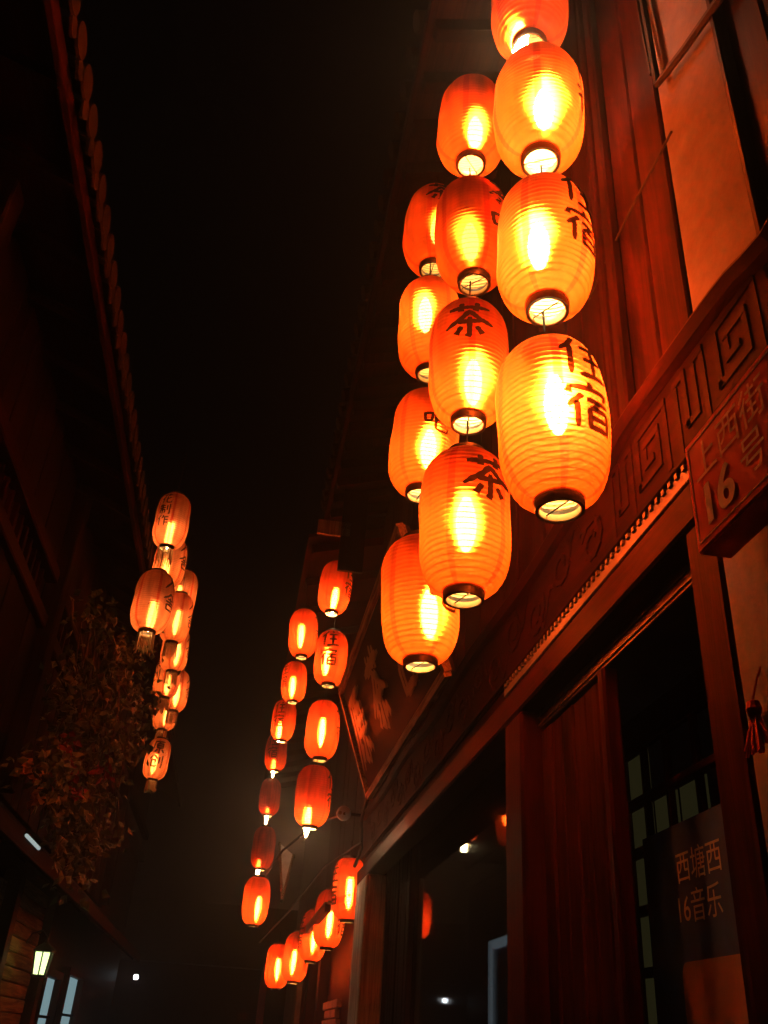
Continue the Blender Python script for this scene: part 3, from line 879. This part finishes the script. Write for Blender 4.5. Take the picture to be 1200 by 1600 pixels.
# opposite side
PL = [((-0.83, 5.90, 4.82), 'pale lantern with three characters, topmost on the opposite side', '花制作', -32, 0.105),
      ((-0.89, 6.70, 4.88), 'pale lantern behind the fringe of the three character lantern', '人舍', 58, 0.15),
      ((-0.78, 5.45, 3.97), 'largest pale lantern on the opposite side, hanging in front of the others', '人舍', 55, 0.15),
      ((-0.83, 7.40, 4.93), 'pale lantern mostly hidden behind the largest pale one, its right edge glowing', None, 0, 0),
      ((-0.81, 7.20, 4.61), 'pale lantern peeking out at the lower right of the largest pale one', '人舍', 72, 0.15),
      ((-0.88, 8.20, 4.71), 'glowing pale lantern in the middle of the opposite string', '人舍', 76, 0.15),
      ((-0.98, 8.90, 4.68), 'pale lantern with its left side sticking out below the middle one', '原创', -62, 0.15),
      ((-0.89, 9.10, 4.61), 'pale lantern with bright left side, above the lowest two on the opposite side', '人舍', 74, 0.15),
      ((-1.02, 9.80, 4.61), 'small pale lantern half hidden just above the lowest on the opposite side', '原创', -40, 0.15),
      ((-1.00, 9.60, 4.03), 'lowest pale lantern on the opposite side, two characters facing us', '原创', -2, 0.17)]
for k, (p, lb, tx, t, sz) in enumerate(PL):
    lantern(p, lb, G7, 'pale', text=tx, turn=t, size=sz or .15, top=.09, bulb_z=(-.09 if k in (0, 2) else -0.02), dim=True, stripe=k * 23, scale=.84, cord=(0.45 if k in (0, 1, 3) else .2))

# ------------------------------------------------------------------ next house up the street, right
NH = thing('far_shop_house', 'house beyond the pale corner post with slatted canopy and stone pilaster', 'house', (1.4, 12, 0))
nm = MB(); nm.box(1.22, 4.0, 8.02, 19.0, 0, 6.0); obj('wall_core', nm, M['dark_z'], NH)
y = 8.05
while y < 13.0:
    w = 0.24
    obj('wall_board', box(1.17 + random.uniform(0, .01), 1.216, y + .004, y + w - .004, 3.0, 5.9), M['board_z'], NH)
    y += w
obj('pilaster', box(1.06, 1.218, 15.0, 17.6, 0, 2.75, c=0.02), M['stone'], NH)
obj('pilaster_cap', box(1.02, 1.218, 14.9, 17.7, 2.752, 2.84, c=0.02), M['stone'], NH)
for y0 in (8.6, 12.0, 13.6, 14.3):
    obj('door_post', box(1.10, 1.218, y0, y0 + 0.22, 0, 2.7), M['red_wood_z'], NH)
for r_ in range(13):
    for c_ in range(4):
        o2 = 0.16 if r_ % 2 else 0.0
        a = 10.5 + c_ * 0.37 + o2 * .8
        if a + .34 < 12.0:
            obj('brick', box(1.165, 1.218, a, a + 0.34, 0.85 + r_ * 0.09, 0.85 + r_ * 0.09 + 0.08, c=0.006), M['brick'], NH)
cn = obj('canopy', MB().bar((0.80, 8.5, 2.62), (0.80, 13.0, 2.62), 0.05, 0.06).bar((1.20, 8.5, 2.78), (1.20, 13.0, 2.78), 0.05, 0.06), M['dark_y'], NH)
for k in range(13):
    obj('slat', MB().bar((0.78 + k * .034, 8.5, 2.66 + k * .0136), (0.78 + k * .034, 13.0, 2.66 + k * .0136), 0.020, 0.018), M['pale_wood'], cn)
for k in range(14):
    yy = 8.2 + k * .8
    obj('rafter', MB().bar((0.30, yy, 5.95), (1.22, yy, 6.2), 0.08, 0.09), M['dark_z'], NH)
obj('eave_board', MB().bar((0.72, 8.02, 6.15), (0.72, 19.0, 6.15), 1.0, 0.03, (0.27, 0, -0.96)), M['dark_y'], NH)
tag(obj('led_strip', box(1.148, 1.16, 8.95, 9.06, 0.9, 2.16), M['led']), 'thin blue lit strip on the far house beside the brick', 'led strip')
tag(obj('led_strip', box(1.148, 1.16, 8.42, 8.47, 0.9, 2.0), M['led_white']), 'short pale lit strip beside the corner post', 'led strip')

# ------------------------------------------------------------------ left: old timber house
LH = thing('old_timber_house', 'dark weathered timber house on the left with tiled eave and lower canopy', 'house', (-2.2, 8, 0))
obj('wall_core', MB().box(-4.5, -1.76, 0.5, 17.0, 0, 5.6), M['dark_z'], LH)
y = 2.0
while y < 13.0:
    w = 0.22 + random.uniform(-.02, .03)
    obj('wall_board', box(-1.755, -1.705 + random.uniform(-.008, .004), y + .004, y + w - .004, 2.95, 4.10), M['grey_wood_z'], LH)
    obj('wall_board', box(-1.755, -1.705 + random.uniform(-.008, .004), y + .004, y + w - .004, 4.60, 5.45), M['grey_wood_z'], LH)
    y += w
obj('beam', box(-1.755, -1.66, 1.0, 17, 4.11, 4.22, c=.01), M['dark_y'], LH)
obj('beam', box(-1.755, -1.66, 1.0, 17, 4.48, 4.59, c=.01), M['dark_y'], LH)
for y0 in (3.4, 6.50, 9.6, 12.7):
    obj('post', box(-1.755, -1.60, y0, y0 + 0.17, 2.95, 5.5, c=.012), M['grey_wood_z'], LH)
for (a, b) in ((3.57, 6.5), (6.67, 9.6), (9.77, 12.7)):
    fr = obj('window_frame', box(-1.752, -1.69, a, b, 4.222, 4.25), M['red_wood_y'], LH)
    k = 0; yy = a + .12
    while yy < b - .1:
        obj('lattice_bar', box(-1.75, -1.715, yy, yy + .03, 4.252, 4.478), M['red_wood_z'], fr)
        yy += .16
# tiled eave
EV = obj('eave', MB().bar((-1.62, 0.6, 5.36), (-1.62, 17, 5.36), 0.02, 0.9, (0.9, 0, -0.42)), M['dark_y'], LH)
obj('eave_fascia', box(-1.235, -1.20, 0.6, 17, 5.10, 5.20), M['dark_y'], EV)
tile = MB()
vs = []; fs = []
for i in range(9):
    a = PI * i / 8
    for (x, z) in ((0.0, 0.0), (-1.2, 0.55)):
        vs.append((x, 0.075 * math.cos(a), z + 0.075 * math.sin(a)))
        vs.append((x, 0.062 * math.cos(a), z + 0.062 * math.sin(a)))
for i in range(8):
    b = 4 * i
    fs += [(b, b + 4, b + 6, b + 2), (b + 1, b + 3, b + 7, b + 5), (b, b + 1, b + 5, b + 4)]
tile.add(vs, fs)
disc = [(0.0, 0.0)] + [(0.078 * math.cos(2 * PI * k / 14), 0.078 * math.sin(2 * PI * k / 14)) for k in range(14)]
tile.extrude_poly(disc[1:], lambda u, v, w: (0.002 + w, u, v + 0.012), 0.015)
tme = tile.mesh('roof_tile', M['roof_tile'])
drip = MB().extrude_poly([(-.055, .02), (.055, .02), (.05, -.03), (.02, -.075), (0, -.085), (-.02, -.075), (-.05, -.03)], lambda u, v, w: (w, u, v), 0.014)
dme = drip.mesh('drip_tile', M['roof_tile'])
k = 0
yy = 0.9
while yy < 12.5:
    o = link('roof_tile', tme, EV, Vector((-1.16, yy, 5.24)) - origin_of(EV))
    o.rotation_euler = (random.uniform(-.05, .05), random.uniform(-.03, .03), random.uniform(-.03, .03))
    o = link('drip_tile', dme, EV, Vector((-1.165, yy + .10, 5.22)) - origin_of(EV))
    o.rotation_euler = (random.uniform(-.08, .08), random.uniform(-.06, .06), 0)
    yy += 0.2
for k in range(22):
    yy = 1.0 + k * .55
    obj('rafter', MB().bar((-1.22, yy, 5.14), (-1.76, yy, 5.38), 0.07, 0.08), M['grey_wood_y'], EV)
# lower canopy
CP = obj('canopy', MB().bar((-1.45, 2.0, 2.66), (-1.45, 14.0, 2.66), 0.60, 0.03, (0.6, 0, 0.8)), M['dark_y'], LH)
obj('canopy_fascia', box(-1.215, -1.18, 2.0, 14.0, 2.40, 2.50), M['grey_wood_y'], CP)
for k in range(20):
    yy = 2.2 + k * .6
    obj('rafter', MB().bar((-1.22, yy, 2.43), (-1.75, yy, 2.80), .06, .08), M['grey_wood_y'], CP)
# ground floor seen under the canopy
for k in range(22):
    z = 0.3 + k * 0.105
    obj('siding_board', box(-1.755, -1.70 + .006 * (k % 2), 7.80, 9.3, z + .003, z + .101, c=.008), M['siding'], LH)
for (a, b) in ((7.62, 7.78), (9.32, 9.5)):
    obj('door_post', box(-1.755, -1.62, a, b, 0, 2.6), M['dark_z'], LH)
for k in range(6):
    yy = 6.75 + k * .14
    obj('door_slat', box(-1.755, -1.70, yy, yy + .10, 0.1, 2.5), M['siding'], LH)
for k in range(5):
    yy = 6.852 + k * .14
    obj('pane', box(-1.75, -1.74, yy, yy + .036, 0.1, 2.42, c=.001), M['warm_gap'], LH)
for (a, b, z1, z2) in ((9.95, 10.85, .9, 2.0), (11.35, 12.5, .9, 2.08)):
    fr = obj('window_frame', MB().box(-1.755, -1.66, a - .07, a, z1 - .07, z2 + .07).box(-1.755, -1.66, b, b + .07, z1 - .07, z2 + .07).box(-1.755, -1.66, a, b, z2, z2 + .07).box(-1.755, -1.66, a, b, z1 - .07, z1), M['dark_z'], LH)
    obj('pane', box(-1.74, -1.735, a + .002, b - .002, z1 + .002, z2 - .002, c=.001), M['cool_pane'], fr)
    obj('glazing_bar', box(-1.733, -1.70, a, b, (z1 + z2) / 2 + .2, (z1 + z2) / 2 + .225), M['dark_y'], fr)
# wall lamp
LM = thing('wall_lamp', 'lit square lantern lamp on the left house siding', 'lamp', (-1.45, 8.28, 1.9))
LM.scale = (.62, .62, .62)
lx, ly, lz = -1.45, 8.28, 2.08
fr = MB()
for (dx, dy) in ((-1, -1), (1, -1), (1, 1), (-1, 1)):
    fr.bar((lx + dx * .075, ly + dy * .075, lz - .13), (lx + dx * .10, ly + dy * .10, lz + .13), .014, .014)
fr.box(lx - .09, lx + .09, ly - .09, ly + .09, lz - .155, lz - .13).box(lx - .12, lx + .12, ly - .12, ly + .12, lz + .13, lz + .15)
for (dx, dy) in ((0, -1), (0, 1), (1, 0), (-1, 0)):
    fr.bar((lx + dx * .076, ly + dy * .076, lz - .13), (lx + dx * .098, ly + dy * .098, lz + .13), .016, .016)
obj('frame', fr, M['black'], LM)
cap = MB().lathe([(0.15, .15), (0.10, .19), (0.03, .24), (0.012, .30), (0.001, .31)], 8, (lx, ly, lz)); obj('cap', cap, M['black'], LM)
for (dx, dy) in ((0, -1), (0, 1), (1, 0), (-1, 0)):
    px = MB()
    if dx: px.add([(lx + dx * .07, ly - .065, lz - .125), (lx + dx * .07, ly + .065, lz - .125), (lx + dx * .093, ly + .085, lz + .125), (lx + dx * .093, ly - .085, lz + .125)], [(0, 1, 2, 3)])
    else: px.add([(lx - .065, ly + dy * .07, lz - .125), (lx + .065, ly + dy * .07, lz - .125), (lx + .085, ly + dy * .093, lz + .125), (lx - .085, ly + dy * .093, lz + .125)], [(0, 1, 2, 3)])
    obj('glass', px, M['lamp_glass'], LM)
obj('bracket', MB().tube([(lx, ly, lz + .30), (lx - .08, ly, lz + .38), (lx - .20, ly, lz + .34), (-1.70, ly, lz + .22)], .010, 6), M['black'], LM)
tag(obj('wall_spot', MB().lathe([(0.001, -.04), (.03, -.035), (.045, 0), (.03, .035), (.001, .04)], 10, (-1.5, 17.6, 2.38)), M['white_dot'], smooth=True), 'tiny white light far down the left side', 'light')
LSX = MB().tube([(-1.17, 5.35, 2.475), (-1.17, 5.75, 2.475)], .010, 6)
tag(obj('light_tube', LSX, M['led_white']), 'short pale light tube under the left canopy edge', 'light')

# ------------------------------------------------------------------ hanging vine, left
VN = thing('hanging_vine', 'leafy vine with red blooms trailing down the left house', 'plant', (-1.45, 7.2, 2.6))
def vine_envelope():
    for _ in range(99):
        z = random.uniform(2.55, 4.45)
        h = (z - 2.55) / 1.9
        half = 0.06 + 0.34 * min(1.0, h * 1.6) * (1.0 if h < .85 else 1.0 - (h - .85) * 3)
        x = -1.18 - 0.16 * h + random.gauss(0, 0.55) * half
        y = 7.0 + random.gauss(0, 0.42)
        if -1.62 < x < -0.80: return Vector((x, y, z))
def leaf(mb, p, s):
    d = Vector((random.gauss(0, 1), random.gauss(0, 1), random.gauss(-.9, .6))).normalized()
    sd = d.orthogonal().normalized()
    sd.rotate(Matrix.Rotation(random.uniform(0, 2 * PI), 3, d))
    nn = d.cross(sd) * s * .12
    mb.add([p, p + d * s * .45 + sd * s * .36 + nn, p + d * s * 1.0, p + d * s * .45 - sd * s * .36 + nn, p + d * s * .5 - nn], [(0, 1, 4), (1, 2, 4), (2, 3, 4), (3, 0, 4)])
lv = MB()
clumps = [vine_envelope() for _ in range(70)]
for c in clumps:
    for _ in range(26):
        leaf(lv, c + Vector((random.gauss(0, .07), random.gauss(0, .09), random.gauss(0, .08))), random.uniform(.05, .10))
o = obj('foliage', lv, M['leaf'], VN); o['kind'] = 'stuff'
sm = MB()
for k in range(14):
    p = Vector((-1.5 + random.uniform(-.1, .2), 7.0 + random.uniform(-.5, .5), 4.4)); pts = [p.copy()]
    for j in range(9):
        p = p + Vector((random.gauss(.03, .04), random.gauss(0, .06), -random.uniform(.12, .22))); pts.append(p.copy())
    sm.tube(pts, [.010 - .0008 * j for j in range(10)], 5)
obj('stem', sm, M['stem'], VN)
for (cx, cy, cz, mt, nm_) in ((-1.40, 6.9, 3.05, 'orange_leaf', 'orange_bloom'), (-1.42, 6.6, 3.02, 'orange_leaf', 'orange_bloom'), (-1.36, 6.75, 2.86, 'orange_leaf', 'orange_bloom'),
                              (-1.18, 6.7, 3.05, 'flower', 'red_bloom'), (-1.10, 6.7, 2.92, 'flower', 'red_bloom'), (-1.28, 6.6, 2.98, 'flower', 'red_bloom'), (-1.22, 6.6, 3.2, 'flower', 'red_bloom'), (-1.0, 6.8, 3.1, 'flower', 'red_bloom')):
    fm = MB()
    for _ in range(12):
        leaf(fm, Vector((cx + random.gauss(0, .025), cy - .45 + random.gauss(0, .025), cz + random.gauss(0, .03))), random.uniform(.05, .085))
    obj(nm_, fm, M[mt], VN)

# ------------------------------------------------------------------ far end of the street
FH = thing('far_house', 'dark house closing the far end of the street', 'house', (0, 26, 0))
obj('wall', box(-5, 6, 24.0, 28.0, 0, 3.2), M['dark_z'], FH)
ro = MB(); ro.extrude_poly([(23.5, 3.0), (28.5, 3.0), (26, 4.6)], lambda u, v, w: (-5.3 + w, u, v), 11.6)
obj('roof', ro, M['roof_tile'], FH)
for xx in (-2.4, -0.9, 0.3, 1.2):
    f = obj('window', MB().box(xx, xx + .7, 23.93, 23.99, 1.0, 1.08).box(xx, xx + .7, 23.93, 23.99, 2.1, 2.18).box(xx, xx + .08, 23.93, 23.99, 1.08, 2.1).box(xx + .62, xx + .7, 23.93, 23.99, 1.08, 2.1), M['red_wood_z'], FH)
    obj('pane', box(xx + .08, xx + .62, 23.95, 23.96, 1.08, 2.1, c=.002), M['glass'], f)
bn = MB(); vs = []; fs = []
for i in range(13):
    for j in range(2):
        a = i / 12
        vs.append((0.55 - .02 * math.sin(a * 9), 13.6 + a * 2.2, 1.2 + j * (1.15 + .25 * math.sin(PI * a))))
for i in range(12):
    fs.append((2 * i, 2 * i + 1, 2 * i + 3, 2 * i + 2))
b2 = MB().add(vs, fs); b2.add([(x + .01, y_, z) for x, y_, z in vs], fs)
tag(obj('cloth_banner', b2, M['red_cloth']), 'dark red cloth banner hanging under the low lantern row', 'banner')

# ------------------------------------------------------------------ small things on the right
# cables over the upper wall
def cable(pts, r, label, cat='cable'):
    return tag(obj('cable', MB().tube(pts, r, 6), M['cord']), label, cat)
cable([(0.985, 1.63, 5.6), (0.978, 1.63, 4.77), (0.975, 1.615, 4.27), (0.978, 1.56, 4.25), (0.98, 1.45, 4.20), (0.98, 1.25, 4.12), (0.985, .8, 4.0)], .012, 'black cable bent in a V on the plaster strip')
cable([(0.985, 1.655, 5.6), (0.978, 1.665, 4.77), (0.975, 1.64, 4.36)], .007, 'thin black cable running down beside the bent one')
cable([(0.988, 1.60, 4.02), (0.982, 1.92, 4.02), (0.985, 2.3, 4.0)], .004, 'thin dark wire stretched level across the boards below the bent cable')
cable([(0.96, 7.9, 3.30), (0.80, 7.7, 3.26), (0.62, 8.4, 3.30), (0.4, 9.6, 3.25), (0.3, 11.0, 3.22)], .012, 'black cable sagging from the corner post to the far lanterns')
cable([(0.96, 7.7, 3.05), (0.75, 8.6, 2.98), (0.55, 10.2, 2.75), (0.35, 12.0, 2.60)], .010, 'black cable sagging above the low lantern row')
cable([(0.95, 7.4, 3.36), (0.93, 7.6, 3.20), (0.98, 7.85, 3.02), (0.95, 8.0, 2.9)], .014, 'short loop of black cable at the head of the corner post')
# round fitting with two holes
JB = thing('round_fitting', 'small round pale fitting with two dark holes above the corner post', 'fitting', (0.80, 7.75, 3.27))
def disc_mb(c, r, d, n=20):
    m_ = MB(); c = Vector(c); ax = Vector((-.35, -1, -.25)).normalized(); u = ax.orthogonal().normalized(); w = ax.cross(u)
    m_.tube([c, c + ax * d * .7, c + ax * d], [r, r, r * .85], n)
    return m_, ax, u, w
m_, ax, u, w = disc_mb((0.80, 7.75, 3.27), .06, .04); obj('body', m_, M['cool_light_plaster'], JB)
for s in (-1, 1):
    c = Vector((0.80, 7.75, 3.27)) + ax * .040 + Vector((s * .024, 0, .005))
    q = MB().tube([c, c + ax * .004], .016, 12); obj('hole', q, M['black'], JB)
# pale board below the eave
tag(obj('pale_board', MB().bar((0.28, 7.0, 5.56), (0.57, 7.0, 5.56), .03, .14), M['post_paint']), 'small pale board hanging under the eave above the far column', 'board')
tag(obj('hanging_board', MB().bar((0.60, 7.0, 5.15), (0.60, 7.0, 5.98), .22, .03, (0, 1, 0)), M['dark_z']), 'dark upright board hanging in front of the highest far column lantern', 'board')
# red tassel
TS = thing('red_tassel', 'red tassel hanging on the grey plaster pier', 'tassel', (0.985, 1.645, 2.15))
tc_ = Vector((0.955, 1.585, 2.215))
obj('knot', MB().lathe([(0.001, .02), (.012, .015), (.016, 0), (.012, -.014), (.006, -.02)], 10, tc_), M['red_cloth'], TS)
tm = MB()
for k in range(26):
    a = random.uniform(0, 2 * PI); r_ = random.uniform(.0, .014)
    p = tc_ + Vector((r_ * math.cos(a) * .5, r_ * math.sin(a), -.018)); e = p + Vector((random.uniform(-.012, .004), random.gauss(0, .015), -random.uniform(.05, .07)))
    tm.tube([p, (p + e) / 2 + Vector((0, 0, .005)), e], .0035, 4)
obj('strands', tm, M['red_cloth'], TS)
obj('loop', MB().tube([tc_ + Vector((0, 0, .018)), tc_ + Vector((.01, -.01, .06)), tc_ + Vector((.02, -.02, .09))], .002, 5), M['red_cloth'], TS)
lantern((1.75, 6.12, 2.95), 'dim lantern added behind the window glass in place of a reflection, half behind the middle door post', None, 'orange', bulb_z=0.1, dim=True, scale=.55, cord=.3, stripe=20)  # set inside the room to imitate a lantern reflected in the pane
# white framed board
WB = thing('light_box', 'pale edged light box standing inside the window by the middle post', 'light box', (1.3, 4.6, 0.6))
f = MB(); f.box(1.29, 1.33, 4.86, 4.90, .5, 2.10, c=.008).box(1.29, 1.33, 4.06, 4.86, 2.06, 2.10, c=.008).box(1.29, 1.33, 4.02, 4.06, .5, 2.10, c=.008)
obj('frame', f, M['box_edge'], WB)
obj('panel', box(1.305, 1.32, 4.06, 4.86, .5, 2.058, c=.002), M['cool_light_plaster'], WB)
# beaded bracket up the street
BK = thing('beaded_bracket', 'pale triangular hanging bracket edged with gold beads beside the farthest lanterns', 'bracket', (0.45, 11.5, 2.9))
A_, B_, C_ = Vector((0.45, 12.0, 3.75)), Vector((0.62, 11.6, 3.55)), Vector((0.50, 10.8, 2.95))
tri = MB(); off = Vector((0.0, .03, 0)); tri.add([A_, B_, C_, A_ + off, B_ + off, C_ + off], [(0, 1, 2), (5, 4, 3), (0, 3, 4, 1), (1, 4, 5, 2), (2, 5, 3, 0)])
obj('panel', tri, M['white_plaster'], BK)
bd = MB()
for (p, q) in ((A_, C_), (B_, C_)):
    for k in range(24):
        c = p + (q - p) * (k / 23); bd.lathe([(.001, -.018), (.016, -.010), (.018, .004), (.001, .018)], 7, c + Vector((0, -.015, 0)))
o = obj('bead', bd, M['gilt'], BK); o['kind'] = 'stuff'
for p in (B_, C_, A_):
    obj('lit_bulb', MB().lathe([(.001, -.02), (.018, -.008), (.018, .008), (.001, .02)], 8, p + Vector((0, -.04, -.03))), M['warm_pane'], BK)

# ------------------------------------------------------------------ thin haze added to imitate lens bloom round the lanterns
hz = MB(); hz.add([(x, y, z) for x in (-14, 14) for y in (-4, 34) for z in (-1.3, 9.0)],
                  [(0, 1, 3, 2), (4, 6, 7, 5), (0, 4, 5, 1), (2, 3, 7, 6), (0, 2, 6, 4), (1, 5, 7, 3)])
hm = bpy.data.materials.new('bloom_haze'); hm.use_nodes = True
for n_ in list(hm.node_tree.nodes): hm.node_tree.nodes.remove(n_)
ho = hm.node_tree.nodes.new('ShaderNodeOutputMaterial'); hv = hm.node_tree.nodes.new('ShaderNodeVolumePrincipled')
hv.inputs['Color'].default_value = (0.96, 0.66, 0.62, 1)
hv.inputs['Density'].default_value = 0.018
hv.inputs['Anisotropy'].default_value = 0.82
hm.node_tree.links.new(hv.outputs[0], ho.inputs['Volume'])
ha = obj('haze', hz, hm, loc=(0, 0, 0)); ha['kind'] = 'stuff'
